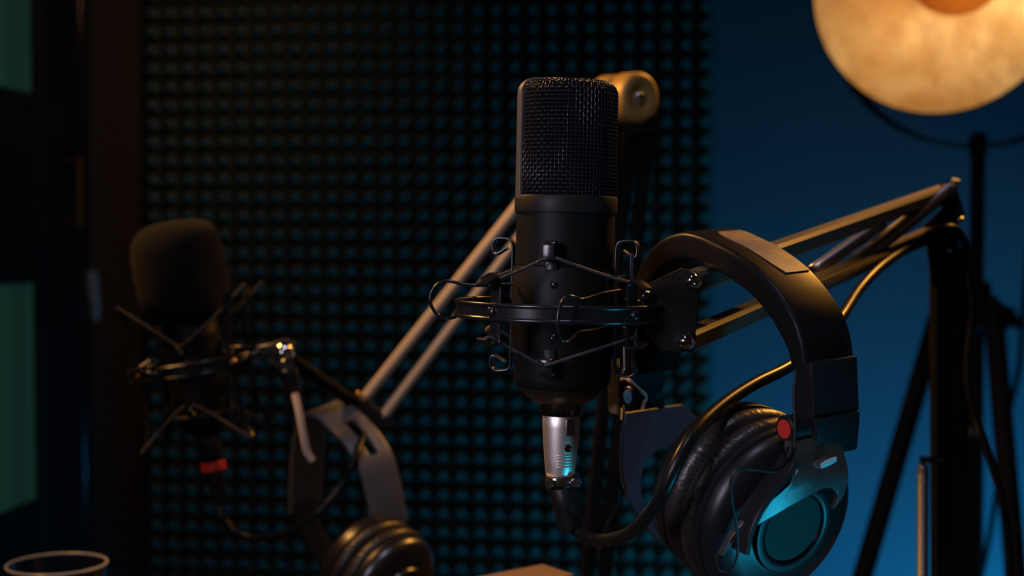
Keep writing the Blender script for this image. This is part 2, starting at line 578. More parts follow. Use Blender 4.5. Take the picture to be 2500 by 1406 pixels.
pm = MB()
pyramid(pm, V((0, 0, 0)))
pme = bpy.data.meshes.new('pyramid')
pme.from_pydata(pm.v, [], pm.f)
pme.materials.append(M['foam'])
rest = MB()
n_single = 0
for j in range(NR):
    for i in range(NC):
        s = FR - (i + 0.5) * PIT
        z = Z_TOP - (j + 0.5) * PIT
        c = wall_pt(s, z, 0.028)
        v = c - C_LOC
        dd = v.dot(C_FWD)
        px, py = 1250 + F * v.x / dd, 703 - F * v.dot(C_UP) / dd
        seen = 10 < py < 1396 and not (1250 < px < 1520 and py > 200) and px > 560 and not (px < 1000 and (py < 330 or py > 960)) and not (1500 < px < 1620 and py > 160 and py < 620)
        if seen and n_single < 300 and (px > 1000 or (i + j) % 1 == 0):
            o = bpy.data.objects.new('pyramid', pme)
            COL.objects.link(o)
            o.parent = foam
            o.location = c - foam.location
            n_single += 1
        else:
            pyramid(rest, c)
tag(rest.build('pyramid_field', 'foam', foam, smooth=0), kind='stuff')

# ================================================================== DESK
DZ = CZ - 0.354
desk = thing('desk', 'dark laminate desk carrying the boom arms and the glass', 'desk', (-0.12, 1.03, 0))
MB().box((-0.12, 1.03, DZ - 0.0125), ((1, 0, 0), (0, 1, 0), (0, 0, 1)), (0.62, 0.39, 0.0125)).build('desk_top', 'desk', desk, bevel=0.003)
for sx in (-0.68, 0.44):
    for sy in (0.70, 1.36):
        MB().bar((sx, sy, 0), (sx, sy, DZ - 0.025), 0.05, 0.05).build('leg', 'lampblack', desk)

# ================================================================== MAIN MICROPHONE
MM = 0.001
C0 = P(1376, 755, 0.70)
LEAN = Matrix.Rotation(R(1.2), 3, 'Y')
AX = LEAN @ V((0, 0, 1))


def ML(x, y, z):
    return C0 + LEAN @ V((x, y, z)) * MM


def prof(*pts):
    return [(r * MM, h * MM) for r, h in pts]


mic = thing('condenser_microphone', 'black large-diaphragm microphone with bare wire mesh head in the middle', 'microphone', ML(0, 0, -52))
MB().lathe(prof((21.5, -38.4), (23.0, -37.2), (24.0, -34), (24.2, -28), (24.2, 20.6), (23.9, 20.9), (23.9, 21.5), (24.2, 21.8), (24.2, 47.5)), C0, AX, 72).build('body', 'body', mic)
MB().lathe(prof((12.2, -46.2), (13.2, -45.6), (17.5, -43.0), (20.3, -40.0), (21.2, -38.0)), C0, AX, 64).build('base_cone', 'cone', mic)
MB().lathe(prof((24.3, 47.0), (25.1, 47.3), (25.2, 48), (25.2, 55.0), (24.9, 55.5), (22.5, 55.5)), C0, AX, 72).build('collar', 'collar', mic)
MB().lathe(prof((10.2, -52.0), (10.4, -51.5), (10.4, -46.0), (9.9, -45.6)), C0, AX, 48).build('connector_sleeve', 'darkchrome', mic)
# head basket
TOPZ, RG, CR = 111.0, 23.9, 6.0
MB().lathe(prof((21.8, 55.3), (21.8, 104), (20.5, 107.4), (17, 108.6), (8, 109.4), (0.5, 109.5)), C0, AX, 56).build('inner_screen', 'void', mic)


def head_profile(s):
    """arc length (mm) from the collar up -> (r, z) on the mesh skin"""
    L1 = TOPZ - CR - 55.3
    if s < L1:
        return RG, 55.3 + s
    s -= L1
    L2 = CR * math.pi / 2
    if s < L2:
        a = s / CR
        return RG - CR + CR * math.cos(a), TOPZ - CR + CR * math.sin(a) * 1.0
    s -= L2
    return max(RG - CR - s, 0.4), TOPZ + min(s, 18) * 0.045


LTOT = (TOPZ - CR - 55.3) + CR * math.pi / 2 + 12
wm = MB()
NV = 78
pitch_h = 1.9
NH = int(LTOT / pitch_h)
amp, wr = 0.34, 0.30
for k in range(NV):
    a = 2 * math.pi * k / NV
    pts = []
    for j in range(NH * 2 + 1):
        s = j * pitch_h / 2
        r, z = head_profile(s)
        ph = math.cos(math.pi * (s / pitch_h + k))
        r2, z2 = head_profile(min(s + 0.1, LTOT))
        tr, tz = r2 - r, z2 - z
        l = math.hypot(tr, tz) or 1
        r += amp * ph * tz / l
        z -= amp * ph * tr / l
        pts.append(ML(r * math.cos(a), r * math.sin(a), z))
    wm.tube(pts, wr * MM, 5, caps=False)
for j in range(NH + 1):
    s = j * pitch_h
    r0, z0 = head_profile(s)
    r2, z2 = head_profile(min(s + 0.1, LTOT))
    tr, tz = r2 - r0, z2 - z0
    l = math.hypot(tr, tz) or 1
    pts = []
    for q in range(NV * 2):
        a = math.pi * q / NV
        ph = -math.cos(math.pi * (j + q / 2.0))
        r = r0 + amp * ph * tz / l
        z = z0 - amp * ph * tr / l
        pts.append(ML(r * math.cos(a), r * math.sin(a), z))
    wm.tube(pts, wr * MM, 5, closed=True)
tag(wm.build('wire_mesh', 'wire', mic, smooth=60), 'woven black wire mesh of the microphone head', kind='stuff')
# side frame that divides front and back mesh
az = R(180 + 17)
fdir = V((math.cos(az), math.sin(az), 0))
fw = LEAN @ V((-math.sin(az), math.cos(az), 0))
path = []
rr_, cr_ = 24.3, 6.6
for z in (54, 70, 90, TOPZ + 0.6 - cr_):
    path.append((rr_, z))
for i in range(1, 9):
    a = R(90 * i / 8)
    path.append((rr_ - cr_ + cr_ * math.cos(a), TOPZ + 0.6 - cr_ + cr_ * math.sin(a)))
path += [(12, TOPZ + 0.9), (6, TOPZ + 1.1), (0, TOPZ + 1.15)]
path += [(-r, z) for r, z in reversed(path[:-1])]
pts = [ML(r * fdir.x, r * fdir.y, z) for r, z in path]
MB().sweep(pts, fw, [(a * MM, b * MM) for a, b in rrect(-3.2, 3.2, -0.9, 0.7, 0.35)]).build('grille_frame', 'band', mic)

# ================================================================== SHOCK MOUNT
sm = thing('shock_mount', 'black spider shock mount with elastic cords around the bare mesh microphone', 'shock mount', ML(0, 0, -34))
rb = MB()
RO = 52.6
rb.lathe(prof((RO - 0.5, -3.4), (RO + 0.5, -3.4), (RO + 0.5, 3.4), (RO - 0.5, 3.4), (RO - 0.5, -3.4)), C0, AX, 120, caps=False)
for z in (-3.3, 3.3):
    rb.tube([ML((RO + .2) * math.cos(2 * math.pi * k / 120), (RO + .2) * math.sin(2 * math.pi * k / 120), z) for k in range(120)], 1.15 * MM, 10, closed=True)
rb.build('ring', 'blackgloss', sm)
MB().lathe(prof((24.5, -22), (25.2, -22), (25.4, -21.5), (25.4, 20.4), (25.2, 21), (24.5, 21)), C0, AX, 72, caps=False).build('clamp_sleeve', 'body', sm)


def radial(azim):
    d = V((math.cos(azim), math.sin(azim), 0))
    t = LEAN @ V((-math.sin(azim), math.cos(azim), 0))
    return (lambda r, z: ML(r * d.x, r * d.y, z)), t


post_az = [math.atan2(-39, -34), math.atan2(-41.5, 31), math.atan2(39, -34), math.atan2(41.5, 31)]
for a in post_az:
    f_, t_ = radial(a)
    sec = [(x * MM, y * MM) for x, y in rrect(-3.1, 3.1, -0.55, 0.55, 0.3, 2)]
    po = MB().sweep(spline([f_(59.5, -12.2), f_(55, -15), f_(51.5, -15.2), f_(50.2, -13.5), f_(50.2, -6), f_(50.2, 6), f_(50.2, 12.5), f_(51.3, 15), f_(54, 15.8), f_(60.5, 12.6)], 5), t_, sec).build('post', 'blackgloss', sm)
    rv = f_(RO + 0.5, 0)
    dr = (f_(RO + 10, 0) - rv).normalized()
    MB().lathe(prof((2.6, -3), (2.6, 0.6), (2.0, 1.4), (0.8, 1.7)), rv, dr, 18).build('rivet', 'blackgloss', po)
    # tab that ties the post to the clamp
MB().box(ML(-30.5, -30, 9.5), (LEAN @ V((1, 0, 0)), LEAN @ V((0, 1, 0)), AX), (2.6 * MM, 0.6 * MM, 3.6 * MM)).build('tab', 'blackgloss', sm, bevel=0.0003)
for k in range(4):
    a = R(-106 + 90 * k)
    f_, t_ = radial(a)
    sec = [(x * MM, y * MM) for x, y in rrect(-3.0, 3.0, -0.55, 0.55, 0.3, 2)]
    for sg in (1, -1):
        q = 1 if sg > 0 else 0.92
        pts = [(26.1, 4), (26.1, 18), (26.1, 29), (26.6, 32.2), (28.2, 33.8), (32.5, 34.4), (35, 33.8), (36.3, 32), (36.5, 29.5), (36.1, 27.2), (34.8, 26.3), (32, 27.8), (29.4, 29.6)]
        if k == 0:
            pts = [(26.1, 20), (26.1, 24)] + pts[2:4] + [(27.6, 33), (30, 33.2), (31.6, 32), (32, 29), (32, 25.2), (31.2, 24.2), (29.4, 24.8)]
        MB().sweep(spline([f_(r, z * sg * q) for r, z in pts], 4), t_, sec).build('cord_clip', 'blackgloss', sm)
for z in (12.8, -12.8):
    f_, t_ = radial(R(-103))
    MB().lathe(prof((1.9, -1), (1.9, 0.5), (1.3, 1.1), (0.4, 1.3)), f_(25.3, z), f_(30, z) - f_(20, z), 16).build('screw', 'blackgloss', sm)
# elastic cords
cord_runs = [
    [P(1336, 632, .668), P(1322, 636, .667), P(1262, 663, .664), P(1202, 687, .660), P(1186, 690, .664)],
    [P(1356, 630, .668), P(1368, 634, .667), P(1448, 662, .663), P(1526, 686, .660), P(1544, 688, .664)],
    [P(1178, 832, .664), P(1190, 824, .660), P(1204, 826, .660), P(1242, 848, .664), P(1316, 888, .668), P(1326, 892, .669)],
    [P(1330, 894, .668), P(1344, 889, .668), P(1440, 858, .664), P(1534, 828, .660), P(1562, 824, .664)],
]
for run in cord_runs:
    MB().tube(spline(run, 8), 0.8 * MM, 8).build('elastic_cord', 'braid', sm)
for run in cord_runs:
    back = [V((p.x, 2 * C0.y - p.y, p.z)) for p in run]
    MB().tube(spline(back, 8), 0.8 * MM, 8).build('elastic_cord', 'braid', sm)
# squeeze handles of bent wire
hl = [(1252, 693, .690), (1225, 694, .690), (1178, 697, .690), (1132, 694, .690), (1107, 688, .690), (1085, 686, .690), (1066, 696, .690), (1053, 714, .690), (1050, 734, .690),
      (1056, 752, .691), (1068, 768, .692), (1085, 777, .693), (1107, 775, .696), (1130, 767, .700), (1190, 758, .702), (1256, 752, .702)]
MB().tube(spline([P(*p) for p in hl], 6), 0.82 * MM, 10).build('squeeze_handle', 'blackgloss', sm)
hr = [(1498, 701, .682), (1514, 709, .672), (1473, 716, .662), (1443, 725, .655), (1418, 731, .648), (1404, 726, .644), (1391, 723, .641), (1379, 728, .639),
      (1370, 742, .638), (1363, 765, .637), (1362, 795, .637), (1366, 818, .638), (1376, 834, .640), (1388, 834, .643), (1402, 821, .648), (1416, 810, .652), (1445, 807, .658), (1478, 798, .664), (1514, 786, .672), (1498, 776, .682)]
MB().tube(spline([P(*p) for p in hr[1:-1]], 6), 0.82 * MM, 10).tube([P(*hr[0]), P(*hr[1])], 0.82 * MM, 8).tube([P(*hr[-2]), P(*hr[-1])], 0.82 * MM, 8).build('squeeze_handle', 'blackgloss', sm)
# swivel bracket at the right
poly = [(1556, 774), (1572, 726), (1578, 714), (1596, 703), (1646, 680), (1676, 657), (1700, 668), (1708, 702), (1701, 800), (1692, 850), (1662, 862), (1620, 858)]
MB().prism([P(x, y, 0.672) for x, y in poly], (0, 0.0022, 0)).build('bracket_plate', 'body', sm, bevel=0.0005)
poly2 = [(1590, 774), (1600, 712), (1646, 684), (1676, 661), (1700, 672), (1708, 706), (1701, 800), (1692, 846), (1662, 858), (1625, 840)]
MB().prism([P(x, y, 0.708) for x, y in poly2], (0, 0.0022, 0)).build('bracket_plate', 'body', sm, bevel=0.0005)
MB().bar(P(1577, 706, .69), P(1674, 659, .69), 0.03, 0.002, (0, 1, 0)).build('bracket_top', 'body', sm)
MB().bar(P(1562, 775, .69), P(1619, 857, .69), 0.026, 0.0015, (0, 1, 0)).build('bracket_brace', 'body', sm)
MB().lathe(prof((3.2, -2), (3.2, 3), (2.4, 5), (0.5, 6)), P(1580, 726, .672), V((-0.4, -1, 0.25)), 20).build('pivot_screw', 'darkchrome', sm)
for x, y in ((1692, 687), (1676, 834)):
    d = V((-0.25, -1, 0.12))
    b = P(x, y, 0.671)
    MB().lathe(prof((4.3, -2), (4.3, 2.0), (3.7, 2.4)), b, d, 6).lathe(prof((3.7, 1.8), (3.75, 4.4), (3.4, 6.4), (2.5, 8.0), (1.2, 8.9), (0.2, 9.1)), b, d, 24).build('acorn_nut', 'chrome', sm, smooth=50)
MB().tube([P(1528, 846, .668), P(1529, 905, .668)], 3.0 * MM, 16).lathe(prof((4.2, -1), (4.2, 1)), P(1528, 905, .668), (0, 0, 1), 18).build('thread_stud', 'darkchrome', sm)
MB().box(P(1542, 652, .672), ((1, 0, 0), (0, 1, 0), (0, 0, 1)), (0.0009, 0.002, 0.0062)).build('hook_strip', 'navy', sm, bevel=0.0003)

# ================================================================== MAIN CABLE with plug
cb = thing('microphone_cable', 'black cable with silver plug under the bare mesh microphone, running to the right', 'cable', ML(0, 0, -110))
MB().lathe(prof((6.7, -82.2), (7.2, -81), (7.9, -74), (8.6, -66), (9.1, -58), (9.25, -52.2), (8.8, -51.5)), C0, AX, 56).build('plug_shell', 'champagne', cb)


def on_shell(x, z, r):
    return ML(x, -math.sqrt(r * r - x * x), z)


la = MB().box(on_shell(3.9, -57.2, 9.1), (LEAN @ V((1, 0.42, 0)), LEAN @ V((-.42, 1, 0)), AX), (2.2 * MM, 0.9 * MM, 4.1 * MM)).build('latch', 'cone', cb, bevel=0.0004)
for k in range(5):
    MB().box(on_shell(4.0, -54.8 - k * 1.35, 9.9), (LEAN @ V((1, 0.42, 0)), LEAN @ V((-.42, 1, 0)), AX), (1.8 * MM, 0.35 * MM, 0.3 * MM)).build('latch_rib', 'cone', la, bevel=0.0001)
MB().lathe(prof((1.9, -0.4), (1.9, 0.25), (1.3, 0.25), (1.2, 0), (0.5, 0.0)), on_shell(3.4, -67.6, 8.75), LEAN @ V((0.38, -1, 0)), 20).build('plug_screw', 'darkchrome', cb)
for k in range(5):
    z = -71.2 - k * 1.45
    r = 8.45 - k * 0.14
    MB().tube([on_shell(-2.2 + 7.6 * i / 10, z, r) for i in range(11)], 0.32 * MM, 8).build('plug_rib', 'champagne', cb)
MB().lathe(prof((7.2, -88), (8.6, -88), (8.9, -87.4), (8.9, -83), (8.6, -82.4), (7.2, -82.4)), C0, AX, 48, caps=False).build('clamp_band', 'chrome', cb)
for x, y in ((-5.2, -8.6), (7.6, -6.4)):
    MB().lathe(prof((2.4, -4), (2.4, 1.6), (2.0, 2.0), (1.2, 2.0), (1.1, 1.0), (0.1, 1.0)), ML(x, y, -84.7), LEAN @ V((-0.15, -1, 0.1)), 20).build('clamp_screw', 'chrome', cb)
bt = spline([ML(0, 0, -86), P(1379, 1215, .70), P(1386, 1250, .70), P(1394, 1284, .70), P(1397, 1295, .70)], 5)
MB().tube(bt, [(7.4 - 1.7 * i / (len(bt) - 1)) * MM for i in range(len(bt))], 24).build('boot', 'rubber', cb)
route = [(1392, 1272, .70), (1408, 1296, .698), (1440, 1315, .69), (1480, 1318, .675), (1525, 1307, .66), (1562, 1282, .648), (1595, 1240, .637), (1622, 1195, .630), (1648, 1140, .628),
         (1674, 1090, .631), (1704, 1044, .64), (1746, 1003, .655), (1795, 966, .672), (1850, 933, .69), (1910, 904, .71), (1970, 866, .735), (2020, 818, .765), (2058, 768, .80),
         (2100, 704, .86), (2150, 652, .91), (2205, 612, .965), (2262, 574, 1.01), (2318, 556, 1.02), (2350, 580, 1.03), (2367, 660, 1.045), (2374, 760, 1.05), (2362, 870, 1.05), (2368, 965, 1.05),
         (2412, 1105, 1.05), (2446, 1215, 1.05), (2461, 1320, 1.05), (2465, 1420, 1.05), (2466, 1560, 1.06), (2460, 1690, 1.08)]
MB().tube(spline([P(*p) for p in route], 7), 3.15 * MM, 14).build('cable_run', 'cable', cb)

# ================================================================== HEADPHONES (near)
TH, TILT = R(59), R(16)
ha = V((math.cos(TH) * math.cos(TILT), -math.sin(TH) * math.cos(TILT), -math.sin(TILT)))   # left ear -> right ear
hf = V((math.sin(TH), math.cos(TH), 0.07)).normalized()                                                      # across the band, away
disc_c = P(1937, 1290, 0.652)
hp = thing('headphones', 'black studio headphones with wide padded headband hanging at the right', 'headphones', disc_c - V((0.06, -0.04, 0.06)))


def cups(root, dc, a, fdir, k=1.0, mats=('plastic', 'pad', 'disc'), wear=True):
    """two ear cups pressed together, seen from the outer face at dc"""
    def pr(*p):
        return [(r * MM * k, h * MM * k) for r, h in p]
    right = MB().lathe(pr((42.5, -19), (43.2, -18.2), (43.2, -15.2), (42.0, -14.4), (41.6, -13.8), (42.4, -13.2), (42.0, -10.6), (40.0, -7.6), (36, -5.0), (30, -3.2), (24.5, -2.2), (22.3, -1.6)), dc, a, 96)
    right.build('cup_housing', mats[0], root)
    ring = MB().lathe(pr((22.4, -2.4), (22.2, 0.0), (21.6, 0.9), (19.0, 1.2), (17.3, 0.9), (16.6, 0.2), (16.4, -0.6)), dc, a, 72)
    ring.build('cup_rim', mats[0], root)
    MB().lathe(pr((16.5, -1.5), (16.5, -0.3), (0.2, -0.1)), dc, a, 64).build('cup_disc', mats[2], root, smooth=20)
    rnd = random.Random(3)
    waves = [(rnd.randint(40, 110), rnd.random() * 6.28, 0.10 + 0.16 * rnd.random()) for _ in range(7)]

    def wrinkle(t, r, h):
        m = 0.45 + 0.55 * math.sin(3 * t + 1)
        return sum(math.sin(n * t + p + h * 250) * q for n, p, q in waves) * MM * k * 0.75 * max(m, 0.15)
    MB().lathe(pr((30, -31.0), (38, -31.0), (42.3, -29.2), (44.2, -26.2), (44.6, -23.8), (43.6, -20.8), (41.0, -19.2)), dc, a, 240, fn=wrinkle).build('ear_pad', mats[1], root, smooth=60)
    MB().lathe(pr((30, -31.3), (38.5, -31.5), (42.4, -33.5), (43.6, -36.5), (43.8, -38.5), (42.6, -41.5), (40.0, -42.8)), dc, a, 240, fn=wrinkle).build('ear_pad', mats[1], root, smooth=60)
    MB().lathe(pr((22, -61), (30, -60), (36, -58), (40.5, -54.5), (42.4, -50.6), (42.6, -48.4), (41.6, -47.8), (42.8, -47.2), (42.9, -43.8), (41.0, -42.8)), dc, a, 96).build('cup_housing', mats[0], root)


cups(hp, disc_c, ha, hf)

# headband: traced in its own upright plane, then given its width and padding
hq = P(1757, 700, 0.6895)
hb_px = [(1521, 905), (1524, 850), (1530, 790), (1540, 728), (1555, 670), (1568, 639), (1593, 604.5), (1621, 583), (1655, 571.6), (1680, 572), (1712, 581), (1746, 597), (1780, 614), (1818, 639),
         (1856, 670), (1887, 705), (1912, 739), (1931, 770), (1946, 802), (1959, 845), (1966, 893)]
hb = spline([PP(x, y, hq, hf) for x, y in hb_px], 5)


def hb_sec(w0, w1, h0, h1, r):
    return [(a * MM, b * MM) for a, b in rrect(w0, w1, h0, h1, r, 4)]


def pad_sec(t):
    e = min(1.0, min(t, 1 - t) * 8)
    return hb_sec(0, 31, -10.5 - 2.5 * e, 0.9 * e, 2.6)


MB().sweep(hb, hf, pad_sec, 1).build('headband', 'leather', hp, smooth=50)
i0, i1 = 9 * 5 + 3, 14 * 5 + 2


def st_sec(t):
    return [(a * MM, b * MM) for a, b in [(11 + 3 * abs(2 * t - 1) ** 4, 1.0), (28.5, 1.0), (28.5, 1.35), (11 + 3 * abs(2 * t - 1) ** 4, 1.35)]]


MB().sweep(hb[i0:i1], hf, st_sec, 1).build('sticker', 'sticker', hp)
# right slider block
hq_r = PP(1985, 900, hq, hf)
sl = [PP(x, y, hq, hf) for x, y in ((1983, 886), (1986, 950), (1989, 1018))]
MB().sweep(spline(sl, 4), hf, hb_sec(-1.5, 27, -11.5, 1.2, 1.6), 1).build('slider', 'plastic', hp)
sl = [PP(x, y, hq, hf) for x, y in ((1989, 1020), (1988, 1050), (1982, 1112))]
MB().sweep(spline(sl, 4), hf, hb_sec(-1.0, 26, -10.5, 2.6, 1.4), 1).build('slider_end', 'plastic', hp)
# marker boss with red dot
b = PP(1922, 1046, hq - hf * 0.011, hf)
boss = MB().lathe(prof((6.2, -10), (6.2, 1.2), (5.4, 2.0), (4.6, 2.0), (4.5, 1.4), (0.1, 1.4)), b, -hf, 32).build('marker_boss', 'plastic', hp)
MB().lathe(prof((4.4, 1.2), (4.3, 2.1), (0.1, 2.4)), b, -hf, 28).build('red_dot', 'red', boss)
# right yoke, an arched plate lying outside the cup
yn = V((math.cos(TH) * math.cos(R(10)), -math.sin(TH) * math.cos(R(10)), -math.sin(R(10))))
yq = P(1990, 1150, 0.6285) - yn * 0.005
yo = [(1800, 1378), (1815, 1336), (1836, 1294), (1872, 1250), (1905, 1217), (1942, 1175), (1958, 1130), (1945, 1094), (2010, 1080), (2079, 1068), (2077, 1101), (2069, 1180), (2060, 1212), (2036, 1242)]
yi = [(1804, 1379), (1833, 1323), (1881, 1278), (1930, 1239), (1978, 1208), (2008, 1193), (2030, 1190), (2045, 1201), (2048, 1219), (2035, 1241)]


def resample(pts, n):
    pts = [V((x, y, 0)) for x, y in pts]
    ls = [0]
    for a, b in zip(pts, pts[1:]):
        ls.append(ls[-1] + (b - a).length)
    out = []
    for i in range(n):
        t = ls[-1] * i / (n - 1)
        k = max(j for j in range(len(ls) - 1) if ls[j] <= t + 1e-9)
        out.append(pts[k].lerp(pts[k + 1], (t - ls[k]) / (ls[k + 1] - ls[k])))
    return out


def bend(p):
    q = PP(p.x, p.y, yq, yn)
    t = min(max((2000 - p.x) / 200.0, 0), 1)
    return q - yn * (0.011 * t * t + 0.0065 * min(max((1150 - p.y) / 60.0, 0), 1))


YN = 41
ro, ri = resample(yo, YN), resample(yi, YN)
grid = []
for a, b in zip(ro, ri):
    grid.append([bend(a.lerp(b, k / 4)) for k in range(5)])
ym = MB()
vs = [p for row in grid for p in row] + [p - yn * 0.003 for row in grid for p in row]
fs = []
o2 = YN * 5
for i in range(YN - 1):
    for k in range(4):
        q_ = (i * 5 + k, i * 5 + k + 1, i * 5 + k + 6, i * 5 + k + 5)
        fs += [q_, tuple(o2 + z for z in reversed(q_))]
    for k in (0, 4):
        fs.append((i * 5 + k, (i + 1) * 5 + k, o2 + (i + 1) * 5 + k, o2 + i * 5 + k))
for i in (0, YN - 1):
    for k in range(4):
        fs.append((i * 5 + k, i * 5 + k + 1, o2 + i * 5 + k + 1, o2 + i * 5 + k))
ym.add(vs, fs).build('yoke', 'yoke', hp, smooth=45, bevel=0.0006)
s0, s1 = PP(2004, 1138, yq + yn * 0.0003, yn), PP(2041, 1120, yq + yn * 0.0003, yn)
MB().sweep([s0.lerp(s1, t) for t in (0, .33, .66, 1)], yn, lambda t: [(a * MM, c * MM) for a, c in rrect(-0.4, 0.5, -1.7 + 0.6 * abs(2 * t - 1), 1.7 - 0.6 * abs(2 * t - 1), 0.3)], 1).build('slot_plate', 'silverplate', hp)
# inner flange of the yoke and hinge arm behind it
fl = [(1930, 1120), (1905, 1160), (1868, 1205), (1838, 1250), (1818, 1300), (1808, 1345)]
MB().sweep(spline([PP(x, y, yq - yn * 0.006, yn) for x, y in fl], 4), yn, [(a * MM, c * MM) for a, c in rrect(-6, 5, -1.5, 1.5, 0.8)], 1).build('yoke_flange', 'plastic', hp)
# thin ear wire
ew = [(1944, 905, .630), (1938, 960, .629), (1941, 1040, .627), (1937, 1105, .626), (1924, 1122, .622), (1905, 1143, .612), (1880, 1150, .606), (1840, 1146, .600), (1808, 1146, .598), (1791, 1158, .598),
      (1784, 1182, .599), (1787, 1225, .602), (1797, 1275, .606), (1801, 1320, .610), (1799, 1362, .613), (1784, 1393, .615), (1764, 1396, .616), (1752, 1380, .618), (1748, 1352, .622)]
MB().tube(spline([P(*p) for p in ew], 6), 0.0007, 8).build('ear_wire', 'rubber', hp)
MB().tube([P(1931, 1098, .627), P(1924, 1122, .623)], [0.0022, 0.0016], 12).build('wire_grommet', 'rubber', hp)
# left slider, peeled, seen from its inner side
sl = [PP(x, y, hq, hf) for x, y in ((1519, 893), (1516, 945), (1518, 1012))]
MB().sweep(spline(sl, 4), hf, hb_sec(-1.5, 29, -11.5, 1.2, 1.6), 1).build('slider', 'peel', hp)
b = PP(1540, 967, hq - hf * 0.002, hf)
boss = MB().lathe(prof((5.6, -2), (5.6, 1.2), (5.0, 1.8), (4.2, 1.6), (0.1, 1.4)), b, -hf, 28).build('marker_boss', 'plastic', hp)
MB().lathe(prof((4.0, 1.2), (3.8, 2.1), (0.1, 2.4)), b, -hf, 28).build('blue_dot', 'blue', boss)
sl_a, sl_b = PP(1519, 893, hq, hf), PP(1518, 1012, hq, hf)
sl_n = (sl_b - sl_a).cross(hf).normalized()


def skin(t, w_, h_):
    return sl_a.lerp(sl_b, t) + hf * (w_ * MM) + sl_n * (h_ * MM)


si = 1 if sl_n.dot(ha) < 0 else -1      # outward is away from the ears
for run, rad in (([(.26, -1.6, -2), (.20, -1.7, -6), (.24, -1.6, -10), (.32, 0, -11.4), (.42, 3, -11.4), (.56, 7.5, -11.4), (.70, 6.5, -11.4), (.86, 5.5, -11.4)], 1.1),):
    MB().tube(spline([skin(t, w_, h_ * si) for t, w_, h_ in run], 4), rad * MM, 8).build('torn_edge', 'peeled', hp)
# left yoke
lq = P(1560, 1060, 0.742)
lyk = [(1521, 1004), (1514, 1060), (1510, 1120), (1513, 1165), (1527, 1213), (1556, 1262), (1600, 1320), (1604, 1300), (1575, 1252), (1560, 1210), (1557, 1165), (1566, 1125), (1592, 1098), (1640, 1078), (1720, 1065), (1740, 1030), (1700, 1020), (1660, 985)]
MB().prism([PP(x, y, lq, (-ha + hf * -0.9).normalized()) for x, y in lyk], (ha * 0.003)).build('yoke', 'navy', hp, bevel=0.0006)
MB().tube(spline([P(*p) for p in ((1524, 990, .735), (1522, 1030, .728), (1513, 1075, .728), (1508, 1140, .73), (1512, 1200, .735), (1500, 1245, .74), (1482, 1280, .745), (1472, 1312, .75))], 6), 0.0007, 8).build('ear_wire', 'plastic', hp)
MB().tube([P(1525, 1002, .735), P(1522, 1030, .729)], [0.0026, 0.002], 12).build('wire_grommet', 'rubber', hp)

# ================================================================== MAIN BOOM ARM
ba = thing('boom_arm', 'black parallelogram boom arm with springs holding the mount at the right', 'boom arm', V((P(2315, 700, 1.06).x, P(2315, 700, 1.06).y, DZ)))
UP0, UP1 = P(1693, 687, .695), P(2312, 466, 1.045)
LO0, LO1 = P(1676, 832, .695), P(2285, 566, 1.045)
MB().bar(UP0, UP1, 0.0105, 0.0105, (0.25, 1, 0.16)).build('arm_tube', 'armtube', ba)
MB().bar(LO0, LO1, 0.0105, 0.0105, (0.25, 1, 0.16)).build('arm_tube', 'armtube', ba)
sp0, sp1 = P(2066, 660, .895), P(2318, 462, 1.03)
MB().coil(sp0, sp1, 0.0042, 0.0011, 70).build('spring', 'steel', ba)
sq0, sq1 = P(1984, 664, .87), P(2152, 546, .95)
MB().coil(sq0, sq1, 0.0034, 0.001, 44).build('spring', 'steel', ba)
for x, y, d in ((2062, 664, .885), (2045, 668, .88)):
    MB().lathe(prof((4.2, -3), (4.2, 3), (3.0, 4)), P(x, y, d), (-0.3, -1, 0), 6).build('bolt', 'darkchrome', ba)
jp = [(2296, 446), (2330, 440), (2350, 500), (2356, 522), (2336, 552), (2342, 596), (2362, 640), (2362, 700), (2276, 700), (2262, 590), (2240, 570), (2262, 545), (2300, 510)]
for d in (1.032, 1.066):
    MB().prism([P(x, y, d) for x, y in jp], (0, 0.0025, 0)).build('joint_plate', 'postblack', ba, bevel=0.0006)
MB().tube(spline([P(2322, 476, 1.03), P(2328, 458, 1.028), P(2334, 438, 1.026)], 4), 0.0030, 12).build('locking_lever', 'armtube', ba)
for x, y in ((2345, 537), (2317, 612), (2300, 470), (2285, 566)):
    MB().lathe(prof((2.6, -1), (2.6, 1.6), (1.8, 2.8), (0.3, 3.2)), P(x, y, 1.031), (-0.2, -1, 0.1), 18).build('joint_screw', 'chrome', ba)
for x in (2293, 2338):
    MB().bar(P(x, 640, 1.055), V((P(x, 640, 1.055).x + 0.004, P(x, 640, 1.055).y, DZ + 0.05)), 0.0125, 0.0125, (0, 1, 0)).build('post_tube', 'postblack', ba)
MB().coil(P(2253, 1136, 1.05), P(2252, 1500, 1.05), 0.0034, 0.0011, 62).build('spring', 'steel', ba)
MB().bar(P(2249, 1122, 1.05), P(2300, 1122, 1.05), 0.008, 0.0045, (0, 1, 0)).build('spring_anchor', 'darkchrome', ba)
MB().tube([P(2253, 1122, 1.05), P(2253, 1138, 1.05)], 0.002, 10).build('spring_hook', 'darkchrome', ba)
MB().lathe(prof((26, 0), (26, 12), (22, 16), (14, 20), (14, 60)), V((P(2315, 700, 1.055).x + 0.004, P(2315, 700, 1.055).y, DZ)), (0, 0, 1), 36).build('desk_clamp', 'lampblack', ba)

